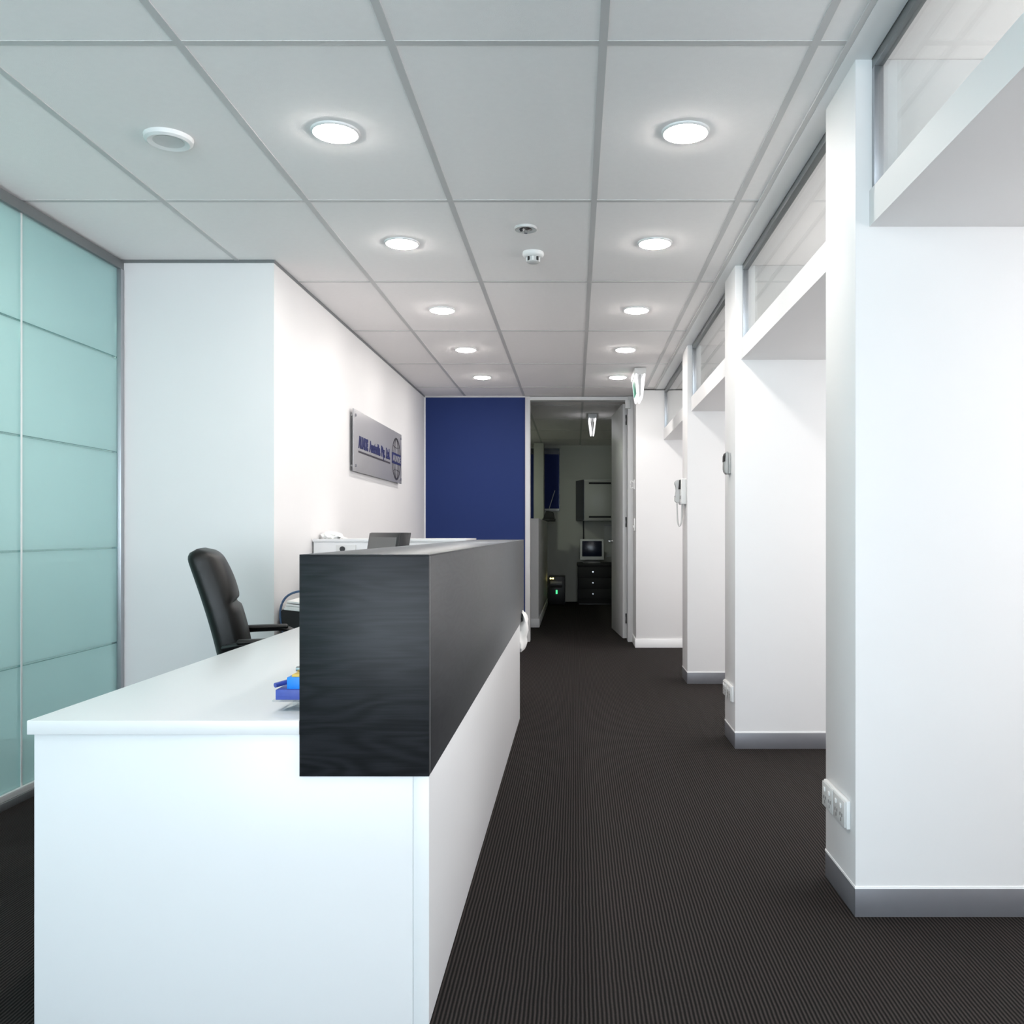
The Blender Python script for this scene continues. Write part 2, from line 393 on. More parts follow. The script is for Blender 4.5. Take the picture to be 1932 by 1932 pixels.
# ------------------------------------------------------------------ right side: fins, soffits, transoms
FX = 0.822
XR = 1.55               # fins and soffits end here; the open office beyond runs to the added side glazing
XO = 3.30
fins = [(0.58, 0.89, FX), (2.583, 2.889, FX), (4.58, 4.89, 0.832), (6.54, 6.84, 0.834)]
SOF0, SOF1 = 2.024, 2.129
def fin(y0, y1, x):
    w = struct('wall_right', x, XR, y0, y1, 0, CEIL - 0.005, 'wall', None, 0.002)
    return w
for f in fins: fin(*f)
struct('wall_end', 0.594, XR, 8.58, 9.05, 0, CEIL - 0.012, 'wall', None, 0.002)
struct('wall_side_sill', XO, XO + 0.1, -3.0, 9.05, 0, 0.75, 'wall')
struct('wall_side_head', XO, XO + 0.1, -3.0, 9.05, 2.15, CEIL + 0.05, 'wall')
struct('wall_side_end', XR, XO, 8.58, 9.05, 0, CEIL, 'wall')
wr = bpy.data.objects.new('window_fill', None); COL.objects.link(wr); wr.location = (XO + 0.05, 2.8, 0.12); ORG[wr.name] = Vector((XO + 0.05, 2.8, 0.12)); wr['kind'] = 'structure'  # unseen side window band, added to light fins, transoms and ceiling
ys_ = [-3.0 + 12.05 * k / 6 for k in range(7)]
for y0, y1 in zip(ys_, ys_[1:]):
    box('window_frame', XO + 0.02, XO + 0.08, y0, y0 + 0.05, 0.75, 2.15, 'alu', wr)
    box('glass_pane', XO + 0.047, XO + 0.053, y0 + 0.05, y1, 0.75, 2.15, 'fillpane', wr)
for a, b in ((-2.98, fins[0][0]), (fins[0][1], fins[1][0]), (fins[1][1], fins[2][0]), (fins[2][1], fins[3][0]), (fins[3][1], 8.58)):
    struct('ceiling_soffit', 0.8626, XR, a, b, SOF0, SOF1, 'wall')
    w = bpy.data.objects.new('window_transom', None); COL.objects.link(w); w.location = (0.885, (a + b) / 2, SOF1); ORG[w.name] = Vector((0.885, (a + b) / 2, SOF1))
    w['kind'] = 'structure'
    x0, x1 = 0.870, 0.897
    box('head_channel', x0, x1, a, b, CEIL - 0.035, CEIL - 0.003, 'alu_dark', w, 0.001)
    box('side_channel', x0, x1, b - 0.022, b, SOF1 + 0.010, CEIL - 0.035, 'alu', w, 0.001)
    box('side_channel', x0, x1, a, a + 0.022, SOF1 + 0.010, CEIL - 0.035, 'alu', w, 0.001)
    box('sill_channel', x0 + 0.002, x1, a, b, SOF1, SOF1 + 0.010, 'alu_dark', w)
    box('glass_pane', 0.884, 0.890, a + 0.022, b - 0.022, SOF1 + 0.010, CEIL - 0.035, 'clear', w)

struct('ceiling_office', 0.898, XO, -3.0, 8.58, CEIL - 0.004, CEIL + 0.045, 'tile')
# skirtings
SK = 0.083
for i, (y0, y1, x) in enumerate(fins):
    b = struct('baseboard_right', x - 0.0012, XR, y0 - 0.0012, y1 + 0.0012, 0.0, SK, 'skirt', None, 0.001)
    struct('trim_cap', x - 0.002, XR, y0 - 0.002, y1 + 0.002, SK, SK + 0.007, 'trimwhite')
struct('baseboard_end', 0.584, XR, 8.57, 9.04, 0.0, 0.085, 'trimwhite', None, 0.003)

# ------------------------------------------------------------------ doorway, door, dim back office
struct('trim_7', -0.512, -0.462, YB - 0.02, YB + 0.14, 0, CEIL - 0.004, 'steelblue', None, 0.002)
struct('trim_8', 0.540, 0.594, YB - 0.03, YB + 0.14, 0, CEIL - 0.004, 'steelblue', None, 0.002)
struct('trim_9', -0.462, 0.540, YB + 0.0, YB + 0.14, CEIL - 0.040, CEIL - 0.004, 'steelblue')
dr = bpy.data.objects.new('door_1', None); COL.objects.link(dr); dr.location = (0.545, 9.24, 0.0); dr.rotation_euler = (0, 0, math.radians(4.5))
dr['kind'] = 'structure'; dr['label'] = 'pale grey full height door standing open into the dim office'
ORG[dr.name] = Vector((0, 0, 0))
leaf = box('leaf', -0.045, 0.0, 0.0, 0.98, 0.012, CEIL - 0.05, 'steelblue', dr, 0.002)
for z in (0.22, 1.23, 2.30):
    hg = box('hinge', -0.016, 0.004, -0.006, 0.0, z - 0.05, z + 0.05, 'chrome', dr)
    latheobj('hinge_pin', [(0, -0.052), (0.009, -0.052), (0.009, -0.016), (0.006, -0.016), (0.006, 0.016), (0.009, 0.016), (0.009, 0.052), (0, 0.052)], (-0.010, -0.008, z), 'black', hg, 12)
hd = latheobj('handle', [(0, 0), (0.026, 0), (0.026, -0.008), (0.010, -0.012), (0.010, -0.05), (0, -0.05)], (-0.045, 0.90, 1.02), 'chrome', dr, 20, 'x')
tubeobj('lever', [(-0.09, 0.90, 1.02), (-0.095, 0.86, 1.022), (-0.095, 0.78, 1.022)], 0.009, 'chrome', hd)
cl = box('door_closer', 0.512, 0.566, YB - 0.05, YB - 0.02, CEIL - 0.13, CEIL - 0.045, 'offwhite', None, 0.003)
tag(cl, 'small grey closer box at the top of the office door frame', 'door closer')

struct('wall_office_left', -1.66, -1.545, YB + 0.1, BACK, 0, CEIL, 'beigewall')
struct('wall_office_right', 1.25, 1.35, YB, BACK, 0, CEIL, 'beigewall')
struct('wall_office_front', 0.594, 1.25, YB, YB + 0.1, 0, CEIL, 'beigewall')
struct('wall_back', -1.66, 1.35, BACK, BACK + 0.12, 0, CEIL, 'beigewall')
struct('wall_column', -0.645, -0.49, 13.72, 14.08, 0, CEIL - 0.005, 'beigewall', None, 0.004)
lw = struct('wall_low', -0.60, -0.43, 10.40, 13.66, 0, 1.286, 'wall', None, 0.003)
lb = struct('baseboard_low', -0.61, -0.42, 10.39, 13.66, 0, 0.10, 'trimwhite', None, 0.003)
# front window wall behind the viewpoint
struct('wall_front_sill', -6.05, XO, -3.12, -3.0, 0, 0.12, 'wall')
struct('wall_front_head', -6.05, XO, -3.12, -3.0, 2.44, CEIL + 0.04, 'wall')
struct('wall_front_right', 1.46, XO, -3.12, -3.0, 0.12, 2.44, 'wall')
w1 = bpy.data.objects.new('window_1', None); COL.objects.link(w1); w1.location = (-0.4, -3.06, 0.12); ORG[w1.name] = Vector((-0.4, -3.06, 0.12)); w1['kind'] = 'structure'
for x0, x1 in ((-6.05, -4.8), (-4.8, -3.53), (-3.53, -2.26), (-2.26, -1.02), (-1.02, 0.22), (0.22, 1.46)):
    fr = box('window_frame', x0, x0 + 0.04, -3.09, -3.03, 0.12, 2.44, 'alu', w1)
    box('glass_pane', x0 + 0.04, x1, -3.063, -3.057, 0.12, 2.44, 'bluepane', w1)
box('window_frame', 1.42, 1.46, -3.09, -3.03, 0.12, 2.44, 'alu', w1)

# ------------------------------------------------------------------ reception desk
desk = thing('reception_desk', 'white reception desk with a charcoal raised hob along the corridor side', 'reception desk', (-0.8, 3.6, 0))
DX = -0.332
box('desktop', -1.247, -0.6275, 2.003, 5.15, 0.668, 0.700, 'laminate', desk, 0.0015, label='white laminate worktop')
box('front_panel', -1.238, DX - 0.039, 2.016, 2.046, 0.0, 0.667, 'laminate', desk, 0.001)
box('side_panel', DX - 0.0385, DX - 0.002, 2.015, 5.33, 0.0, 0.572, 'laminate', desk, 0.001)
box('hob_front', -0.627, DX, 2.003, 2.025, 0.573, 1.0745, 'wood', desk, 0.0008, label='charcoal wood grain end of the raised hob')
box('hob_side', DX - 0.022, DX, 2.025, 5.71, 0.573, 1.0745, 'wood', desk, 0.0008)
box('hob_inner_side', -0.627, -0.609, 2.025, 5.71, 0.573, 1.0745, 'wood', desk, 0.0008)
box('hob_bottom', -0.609, DX - 0.022, 2.025, 5.71, 0.573, 0.590, 'wood', desk)
box('hob_top', -0.627, DX, 2.003, 5.71, 1.0745, 1.078, 'wood', desk, 0.0008)
box('end_panel', -1.535, -0.645, 5.17, 5.205, 0.0, 1.070, 'laminate', desk, 0.001)
box('end_shelf', -1.540, -0.640, 5.165, 5.71, 1.070, 1.087, 'laminate', desk, 0.001)
box('leg_panel', -1.24, -0.66, 5.12, 5.145, 0.0, 0.667, 'laminate', desk)
gr = box('cable_plate', -1.40, -1.285, 5.158, 5.170, 0.985, 1.052, 'offwhite', desk, 0.002)
latheobj('cable_port', [(0, -0.004), (0.016, -0.004), (0.016, 0.0), (0, 0.0)], (-1.362, 5.157, 1.028), 'black', gr, 24, 'y')

# ------------------------------------------------------------------ office chair
CH = thing('office_chair', 'black leather high back office chair behind the white desk', 'chair', (-1.285, 3.90, 0), rotz=math.radians(19), local=True)
def loft(rings, closed=True):
    bm = bmesh.new(); R = [[bm.verts.new(p) for p in r] for r in rings]
    n = len(R[0])
    for A, B in zip(R, R[1:]):
        for k in range(n): bm.faces.new((A[k], B[k], B[(k + 1) % n], A[(k + 1) % n]))
    bm.faces.new(R[0][::-1]); bm.faces.new(R[-1]); return bm
def backrest():
    rings = []; z0, z1 = 0.47, 1.058; NR = 46; NP = 64
    for i in range(NR + 1):
        u = i / NR; z = z0 + (z1 - z0) * u
        # spine curve: leans back, slight S with lumbar bulge
        cx = -0.190 - 0.150 * (u ** 1.05) + 0.018 * math.sin(PI * u * 1.1)
        w = 0.215 + 0.022 * math.sin(PI * min(1, u * 1.1)) - 0.018 * u
        t = 0.056 + 0.008 * math.sin(PI * u)
        if u > 0.90:
            k = (u - 0.90) / 0.10; s = math.sqrt(max(0.0, 1 - k ** 2.6)); w = w - 0.050 * (1 - s); t = t * max(0.12, s)
        if u < 0.06:
            k = 1 - u / 0.06; t *= 1 - 0.45 * k * k; w -= 0.03 * k * k
        ring = []
        for k in range(NP):
            a = 2 * PI * k / NP; c, s = math.cos(a), math.sin(a); e = 2 / 4.0
            px = t * (abs(c) ** e) * (1 if c >= 0 else -1); py = w * (abs(s) ** e) * (1 if s >= 0 else -1)
            if px > 0:
                f = px / t; d = 0.016 * (1 - (py / w) ** 2)
                d -= 0.020 * math.exp(-((u - 0.60) / 0.022) ** 2) * (1 - (py / w) ** 4)
                if u < 0.58: d -= 0.013 * (math.exp(-((abs(py) - 0.085) / 0.012) ** 2)) * min(1, (0.58 - u) / 0.05)
                if u > 0.6: d += 0.010 * math.sin(PI * (u - 0.6) / 0.4)
                px += d * f
            ring.append((cx + px, py, z + 0.10 * px))
        rings.append(ring)
    return loft(rings)
bk = build('backrest', backrest(), 'leather', CH, smooth=True)
bm = bmesh.new(); abox(bm, -0.25, 0.26, -0.255, 0.255, 0.415, 0.515, 0.045, 4); build('seat', bm, 'leather', CH, smooth=True)
for s in (-1, 1):
    y = 0.290 * s
    path = spline([(-0.235, y * 0.88, 0.655), (-0.17, y, 0.670), (-0.08, y, 0.674), (0.0, y, 0.672), (0.045, y, 0.645), (0.05, y, 0.56), (0.04, y * 0.96, 0.47), (0.0, y * 0.9, 0.425)], 8)
    ar = tubeobj('armrest', path, 0.026, 'black', CH, 12, 0.014)
    bm = bmesh.new(); abox(bm, -0.19, 0.02, y - 0.030, y + 0.030, 0.672, 0.692, 0.011, 3); build('arm_pad', bm, 'leather', ar, smooth=True)
latheobj('gas_column', [(0, 0.10), (0.028, 0.10), (0.028, 0.26), (0.018, 0.26), (0.018, 0.415), (0, 0.415)], (0, 0, 0), 'black', CH, 20)
for k in range(5):
    a = 2 * PI * k / 5 + 0.3; dx, dy = math.cos(a), math.sin(a)
    lg = tubeobj('base_leg', [(0, 0, 0.125), (0.15 * dx, 0.15 * dy, 0.11), (0.29 * dx, 0.29 * dy, 0.075)], [0.03, 0.024, 0.016], 'black', CH, 10)
    latheobj('caster', [(0, -0.02), (0.028, -0.02), (0.03, 0), (0.028, 0.02), (0, 0.02)], (0.29 * dx, 0.29 * dy, 0.03), 'black', lg, 16, 'y')

# ------------------------------------------------------------------ downlights and other ceiling fittings
def downlight(x, y, label, group, mat='lens', z=CEIL + 0.004):
    t = thing('downlight', label, 'downlight', (x, y, z - 0.004), group)
    latheobj('trim_ring', [(0.072, 0.0), (0.072, -0.007), (0.077, -0.009), (0.083, -0.005), (0.084, 0.0)], (x, y, z), 'white', t, 40)
    latheobj('lens', [(0.073, -0.006), (0.066, -0.013), (0.045, -0.018), (0.025, -0.020), (0, -0.021)], (x, y, z), mat, t, 32)
    return t
nth = ['nearest', 'second', 'third', 'fourth', 'farthest']
for i, y in enumerate((3.07, 4.25, 5.53, 6.73, 7.93)):
    downlight(-0.835, y, 'round lit downlight above the reception desk, %s of the row over it' % (nth[i] if i in (0, 4) else nth[i] + ' from the viewer'), 'lit downlights over the desk')
    downlight(0.385, y, 'round lit downlight above the carpeted corridor, %s of its row' % (nth[i] if i in (0, 4) else nth[i] + ' from the viewer'), 'lit downlights over the corridor')
for y in (1.91, 0.71): downlight(-0.835, y, 'round lit downlight added out of view in front of the desk', 'added unseen downlights')  # out of view; the one nearest the desk is added to brighten its top
for (x, y) in ((-3.1, 3.0), (-3.9, 1.2), (-4.9, 3.4)):
    downlight(x, y, 'round lit downlight in the room behind the frosted glass', 'downlights behind the frosted glass', 'lens2')

sp = thing('ceiling_speaker', 'round white flush ceiling disc above the frosted glass side of the desk', 'ceiling speaker', (-1.438, 3.117, CEIL))
latheobj('rim', [(0.050, 0.0), (0.052, -0.010), (0.070, -0.016), (0.080, -0.010), (0.083, 0.004), (0.05, 0.004)], (-1.438, 3.117, CEIL), 'white', sp)
latheobj('grille', [(0, -0.006), (0.035, -0.008), (0.052, -0.011), (0.052, 0.002), (0, 0.002)], (-1.438, 3.117, CEIL), 'offwhite', sp)

sk = thing('fire_sprinkler', 'small flush grey sprinkler plate on the ceiling beside the smoke detector', 'sprinkler', (-0.226, 4.04, CEIL))
latheobj('plate', [(0.030, -0.004), (0.050, -0.007), (0.052, 0.004), (0.03, 0.004)], (-0.226, 4.04, CEIL), 'offwhite', sk)
latheobj('head', [(0, -0.022), (0.008, -0.022), (0.008, -0.010), (0.012, -0.008), (0.03, -0.004), (0.03, 0.003), (0, 0.003)], (-0.226, 4.04, CEIL), 'chrome', sk, 24)
latheobj('pin', [(0, -0.016), (0.006, -0.016), (0.006, -0.002), (0, -0.002)], (-0.246, 4.03, CEIL), 'black', sk, 12)

def smoke(x, y, label):
    t = thing('smoke_detector', label, 'smoke detector', (x, y, CEIL))
    latheobj('base', [(0.052, 0.004), (0.054, -0.006), (0.050, -0.016), (0.040, -0.022), (0, -0.022), (0, 0.004)], (x, y, CEIL), 'white', t)
    latheobj('chamber', [(0, -0.020), (0.028, -0.020), (0.028, -0.042), (0, -0.042)], (x, y, CEIL), 'offwhite', t, 24)
    for k in range(8):
        a = 2 * PI * k / 8; cx, cy = x + 0.030 * math.cos(a), y + 0.030 * math.sin(a)
        bm = bmesh.new(); vs_ = abox(bm, -0.005, 0.005, -0.004, 0.004, -0.042, -0.020)
        bmesh.ops.transform(bm, verts=bm.verts, matrix=Matrix.Translation((cx, cy, CEIL)) @ Matrix.Rotation(a, 4, 'Z'))
        build('vane', bm, 'black' if k % 2 else 'white', t)
    latheobj('cap', [(0, -0.050), (0.024, -0.049), (0.033, -0.044), (0.033, -0.041), (0, -0.041)], (x, y, CEIL), 'offwhite', t, 28)
downlight(-1.17, 12.2, 'dim round downlight in the back office behind the blue wall', 'back office downlight', 'lens3')
smoke(-0.209, 4.40, 'white smoke detector hanging from the ceiling tile between the two light rows')
smoke(-0.68, 12.1, 'small dark smoke detector on the dim office ceiling past the doorway')

# exit signs: two splayed lit panels under a housing
def exit_sign(x, y, w, length, h, top, label, fig=True):
    t = thing('exit_sign', label, 'exit sign', (x, y, top), 'lit exit signs')
    box('housing', x - w / 2, x + w / 2, y, y + length, top - 0.055, top, 'offwhite', t, 0.004)
    box('core', x - 0.006, x + 0.006, y + 0.03, y + length - 0.03, top - h + 0.03, top - 0.05, 'greyplastic', t)
    for s in (-1, 1):
        bm = bmesh.new()
        c = 0.055
        pts = [(y, top - 0.045), (y, top - h + c), (y + c * 0.25, top - h + c * 0.3), (y + c, top - h), (y + length - c, top - h), (y + length, top - h + c), (y + length, top - 0.045)]
        prism(bm, pts, 'x', -0.0085, 0.0085, 0.003)
        for v in bm.verts:
            k = (top - v.co.z) / h                       # bottom leans towards the centre line
            v.co.x = x + s * (w / 2 - 0.010 - k * (w / 2 - 0.024)) + v.co.x
        pn = build('lit_panel', bm, 'exitglow', t, smooth=True)
        if fig:
            def xs_(z): k = (top - z) / h; return x + s * (w / 2 - 0.010 - k * (w / 2 - 0.024)) + s * 0.0095
            def quad(nm, ya, yb, za, zb, mt):
                bm2 = bmesh.new(); vv = []
                for d in (0, s * 0.0015):
                    vv += [bm2.verts.new((xs_(z_) + d, y_, z_)) for y_, z_ in ((ya, za), (yb, za), (yb, zb), (ya, zb))]
                a_ = vv
                for f_ in ((0, 1, 2, 3), (4, 5, 6, 7), (0, 1, 5, 4), (1, 2, 6, 5), (2, 3, 7, 6), (3, 0, 4, 7)): bm2.faces.new([a_[i] for i in f_])
                build(nm, bm2, mt, pn)
            quad('green_field', y + 0.07, y + length - 0.07, top - h + 0.045, top - 0.08, 'exitgreen')
    return t
exit_sign(0.552, 7.45, 0.100, 0.42, 0.256, CEIL - 0.002, 'lit exit sign hanging from the corridor ceiling near the office door')
exit_sign(0.205, 10.36, 0.105, 0.36, 0.235, CEIL - 0.002, 'lit exit sign glowing inside the dim office past the doorway', fig=False)

# ------------------------------------------------------------------ wall sign
SX = -1.515
sg = thing('wall_sign', 'grey rectangular company sign with navy lettering on the white wall', 'sign', (SX, 6.86, 1.548))
SY0, SY1, SZ0, SZ1 = 6.027, 7.690, 1.546, 1.974
box('sign_board', SX - 0.008, SX, SY0, SY1, SZ0, SZ1, 'sign', sg, 0.001)
for y in (SY0 + 0.045, SY1 - 0.045):
    for z in (SZ0 + 0.04, SZ1 - 0.04):
        latheobj('standoff', [(0, XW - SX), (0.009, XW - SX), (0.009, 0.001), (0.011, 0.001), (0.011, 0.005), (0, 0.006)], (SX, y, z), 'chrome', sg, 16, 'x')
text_part('lettering', 'AUNDE', 0.1, 'ink', sg, (SX + 0.0015, 6.157, 1.722), 0.286, 0.080, 0.0065)
text_part('lettering', 'Australia', 0.1, 'ink', sg, (SX + 0.0015, 6.482, 1.722), 0.361, 0.080, 0.0045)
text_part('lettering', 'Pty.', 0.1, 'ink', sg, (SX + 0.0015, 6.879, 1.722), 0.135, 0.080, 0.0045)
text_part('lettering', 'Ltd.', 0.1, 'ink', sg, (SX + 0.0015, 7.056, 1.722), 0.145, 0.080, 0.0045)
box('underline', SX, SX + 0.002, 6.16, 7.21, 1.684, 1.697, 'inkgrey', sg)
gy, gz, gr_ = 7.465, 1.745, 0.172
def ellipse_ring(ry, rz, t, z0=None, n=72, a0=0, a1=2 * PI, dx=0.002):
    bm = bmesh.new(); prev = None; first = None
    for k in range(n + 1):
        a = a0 + (a1 - a0) * k / n
        q = []
        for (d, x) in ((-t / 2, 0), (t / 2, 0), (t / 2, dx), (-t / 2, dx)):
            q.append(bm.verts.new((SX + x, gy + (ry + d) * math.cos(a), gz + (rz + d) * math.sin(a))))
        if prev:
            for i in range(4): bm.faces.new((prev[i], q[i], q[(i + 1) % 4], prev[(i + 1) % 4]))
        prev = q
    return bm
build('globe_outline', ellipse_ring(gr_, gr_, 0.014), 'inkgrey', sg)
for r_ in (0.062, 0.115): build('globe_meridian', ellipse_ring(r_, gr_ - 0.004, 0.005), 'inkgrey', sg)
for dz in (-0.105, 0.105):
    hw = math.sqrt(gr_ ** 2 - dz ** 2) - 0.008
    bm = bmesh.new()
    tube(bm, [(SX + 0.001, gy - hw + 2 * hw * k / 12, gz + dz + 0.012 * (1 - ((k - 6) / 6) ** 2) * (-1 if dz > 0 else 1)) for k in range(13)], 0.0025, 6)
    build('globe_parallel', bm, 'inkgrey', sg)
bd = box('globe_band', SX, SX + 0.003, gy - gr_ - 0.012, gy + gr_ + 0.012, gz - 0.045, gz + 0.045, 'ink', sg)
text_part('band_lettering', 'AUNDE', 0.1, 'sign', sg, (SX + 0.0045, gy - gr_ + 0.012, gz - 0.026), 0.315, 0.052, 0.002)

# ------------------------------------------------------------------ wall fittings on the fins
def outlets(x, y0, y1, z0, z1, label):
    t = thing('power_outlet', label, 'power outlet', (x, y0, z0), 'white power outlets on the fins')
    ym = (y0 + y1) / 2
    box('mounting_box', x - 0.012, x, y0, y1, z0, z1, 'white', t, 0.003)
    for a, b in ((y0 + 0.004, ym - 0.004), (ym + 0.004, y1 - 0.004)):
        pl = box('face_plate', x - 0.018, x - 0.012, a, b, z0 + 0.004, z1 - 0.004, 'offwhite', t, 0.002)
        for k in (0.28, 0.72):
            yy = a + (b - a) * k
            box('switch', x - 0.022, x - 0.018, yy - 0.007, yy + 0.007, z1 - 0.030, z1 - 0.016, 'white', pl, 0.002)
            for d in (-0.009, 0.009):
                box('pin_slot', x - 0.0185, x - 0.0178, yy + d - 0.002, yy + d + 0.002, z0 + 0.030, z0 + 0.040, 'blackmatt', pl)
            box('pin_slot', x - 0.0185, x - 0.0178, yy - 0.0015, yy + 0.0015, z0 + 0.015, z0 + 0.026, 'blackmatt', pl)
outlets(FX, 2.628, 2.872, 0.240, 0.325, 'white double power outlet low on the wall fin nearest the viewer')
outlets(0.832, 4.615, 4.86, 0.235, 0.318, 'white power outlet low on the second wall fin, under the grey wall remote')

ic = thing('intercom_phone', 'pale wall intercom handset with a curled cord on the third wall fin', 'intercom', (0.834, 6.66, 1.33))
Xi = 0.834
box('base', Xi - 0.040, Xi, 6.60, 6.75, 1.335, 1.530, 'white', ic, 0.008, 3)
bm = bmesh.new()
prism(bm, [(Xi - 0.040, 1.345), (Xi - 0.068, 1.350), (Xi - 0.078, 1.375), (Xi - 0.066, 1.405), (Xi - 0.060, 1.44), (Xi - 0.068, 1.475), (Xi - 0.078, 1.50), (Xi - 0.066, 1.522), (Xi - 0.040, 1.526)], 'y', 6.690, 6.740, 0.006)
build('handset', bm, 'offwhite', ic, smooth=True)
bm = bmesh.new(); prism(bm, [(Xi - 0.052, 1.45), (Xi - 0.046, 1.520), (Xi - 0.038, 1.520), (Xi - 0.038, 1.45)], 'y', 6.62, 6.67); build('display_hood', bm, 'blackmatt', ic)
box('call_button', Xi - 0.046, Xi - 0.040, 6.62, 6.645, 1.375, 1.40, 'greyplastic', ic, 0.002)
tubeobj('cord', spline([(Xi - 0.06, 6.70, 1.345), (Xi - 0.058, 6.70, 1.30), (Xi - 0.056, 6.69, 1.22), (Xi - 0.045, 6.68, 1.172), (Xi - 0.030, 6.67, 1.20), (Xi - 0.026, 6.665, 1.28), (Xi - 0.025, 6.66, 1.338)], 8), 0.006, 'offwhite', ic, 8)

tr = thing('wall_remote', 'small grey wall remote with a dark display on the second wall fin', 'thermostat', (0.832, 4.72, 1.435))
Xt = 0.832
box('cradle', Xt - 0.012, Xt, 4.70, 4.775, 1.440, 1.552, 'remote', tr, 0.004)
bm = bmesh.new(); prism(bm, [(Xt - 0.012, 1.436), (Xt - 0.026, 1.442), (Xt - 0.034, 1.46), (Xt - 0.033, 1.53), (Xt - 0.026, 1.556), (Xt - 0.012, 1.56)], 'y', 4.705, 4.770, 0.004); build('body', bm, 'remote', tr, smooth=True)
bm = bmesh.new(); prism(bm, [(Xt - 0.0355, 1.505), (Xt - 0.0345, 1.535), (Xt - 0.029, 1.55), (Xt - 0.030, 1.505)], 'y', 4.703, 4.762); build('display', bm, 'blackmatt', tr)

hk = thing('coat_hook', 'small pale hook on the door frame beside the end wall, above the light switch', 'hook', (0.588, 8.80, 1.55))
box('plate', 0.584, 0.594, 8.79, 8.83, 1.55, 1.65, 'white', hk, 0.003)
tubeobj('prong', spline([(0.586, 8.81, 1.62), (0.560, 8.81, 1.64), (0.556, 8.81, 1.61)], 5), 0.006, 'white', hk)
tubeobj('prong', spline([(0.586, 8.81, 1.575), (0.556, 8.81, 1.565), (0.552, 8.81, 1.60)], 5), 0.006, 'white', hk)
sw = thing('light_switch', 'small white light switch on the edge of the end wall below the hook', 'light switch', (0.59, 8.75, 1.13))
box('plate', 0.582, 0.594, 8.71, 8.79, 1.14, 1.26, 'white', sw, 0.003)
box('rocker', 0.572, 0.582, 8.735, 8.765, 1.165, 1.195, 'white', sw, 0.003)

# ------------------------------------------------------------------ things on and around the desk
mo = thing('computer_monitor', 'dark flat monitor behind the hob, angled towards the chair', 'monitor', (-0.985, 4.40, 0.70), rotz=math.radians(-56), local=True)
# local: screen faces -y
def tiltbox(x0, x1, y0, y1, z0, z1, bev=0.004, tilt=0.17, zc=0.2):
    bm = bmesh.new(); abox(bm, x0, x1, y0, y1, z0, z1, bev)
    for v in bm.verts: v.co.y += (v.co.z - zc) * tilt
    return bm
build('casing', tiltbox(-0.20, 0.20, 0.0, 0.055, 0.09, 0.425), 'black', mo, smooth=True)
build('bezel', tiltbox(-0.198, 0.198, -0.006, 0.002, 0.095, 0.423, 0.002), 'black', mo, smooth=True)
build('screen', tiltbox(-0.178, 0.178, -0.008, -0.003, 0.115, 0.402, 0.0), 'screen', mo)
box('stand', -0.035, 0.035, 0.045, 0.075, 0.012, 0.26, 'black', mo, 0.003)
box('stand_foot', -0.11, 0.11, -0.03, 0.14, 0.0, 0.014, 'black', mo, 0.004)

pb = thing('paper_bin', 'black paper bin full of white sheets beside the chair', 'bin', (-1.40, 4.66, 0))
bm = bmesh.new(); prism(bm, [(-1.47, 0.0), (-1.32, 0.0), (-1.275, 0.705), (-1.525, 0.725)], 'y', 4.56, 4.80, 0.006); build('body', bm, 'blackmatt', pb, smooth=True)
for k in range(4):
    bm = bmesh.new(); abox(bm, -1.512 + 0.006 * k, -1.285 + 0.004 * k, 4.565, 4.79, 0, 0.011, 0.002)
    for v in bm.verts: v.co.z += 0.724 + 0.012 * k - 0.10 * (v.co.x + 1.5) + 0.004 * math.sin(9 * v.co.y + k)
    build('paper_stack', bm, 'paper', pb)
tubeobj('wire_hoop', spline([(-1.515, 4.57, 0.60), (-1.530, 4.57, 0.71), (-1.505, 4.575, 0.785), (-1.44, 4.58, 0.818), (-1.37, 4.60, 0.805), (-1.30, 4.62, 0.74)], 8), 0.006, 'cord_blue', pb)

cs = thing('card_stand', 'clear acrylic stand holding blue boxes on the desk beside the hob', 'display stand', (-0.69, 2.15, 0.70))
bm = bmesh.new(); prism(bm, [(-0.700, 0.700), (-0.645, 0.700), (-0.645, 0.706), (-0.668, 0.712), (-0.668, 0.724), (-0.678, 0.724), (-0.678, 0.711), (-0.700, 0.704)], 'y', 2.115, 2.19); build('foot', bm, 'acrylic', cs)
box('tray', -0.722, -0.645, 2.10, 2.21, 0.724, 0.728, 'acrylic', cs)
b1 = box('blue_box', -0.716, -0.642, 2.105, 2.20, 0.728, 0.752, 'blue1', None, 0.001); tag(b1, 'dark blue flat box on the acrylic stand, lowest of the coloured boxes', 'box', 'boxes on the stand')
b2 = box('blue_box', -0.692, -0.642, 2.115, 2.19, 0.752, 0.780, 'blue2', None, 0.001); tag(b2, 'bright blue small box stacked on the dark blue box', 'box', 'boxes on the stand')
b3 = box('yellow_box', -0.682, -0.645, 2.12, 2.18, 0.780, 0.786, 'yellow', None, 0.001); tag(b3, 'thin yellow card packet on top of the bright blue box', 'box', 'boxes on the stand')
b4 = thing('sweet', 'small foil wrapped sweet on top of the yellow packet', 'sweet', (-0.664, 2.15, 0.786))
latheobj('wrapper', [(0, -0.014), (0.006, -0.014), (0.009, 0), (0.006, 0.014), (0, 0.014)], (-0.666, 2.15, 0.795), 'chrome', b4, 14, 'x')
latheobj('twist', [(0.003, 0.013), (0.008, 0.022), (0, 0.020)], (-0.666, 2.15, 0.795), 'greencard', b4, 10, 'x')
b5 = thing('pen', 'short blue and red pen lying beside the bright blue box', 'pen', (-0.71, 2.15, 0.752))
tubeobj('barrel', [(-0.722, 2.12, 0.760), (-0.700, 2.15, 0.764)], 0.006, 'blue1', b5, 10)
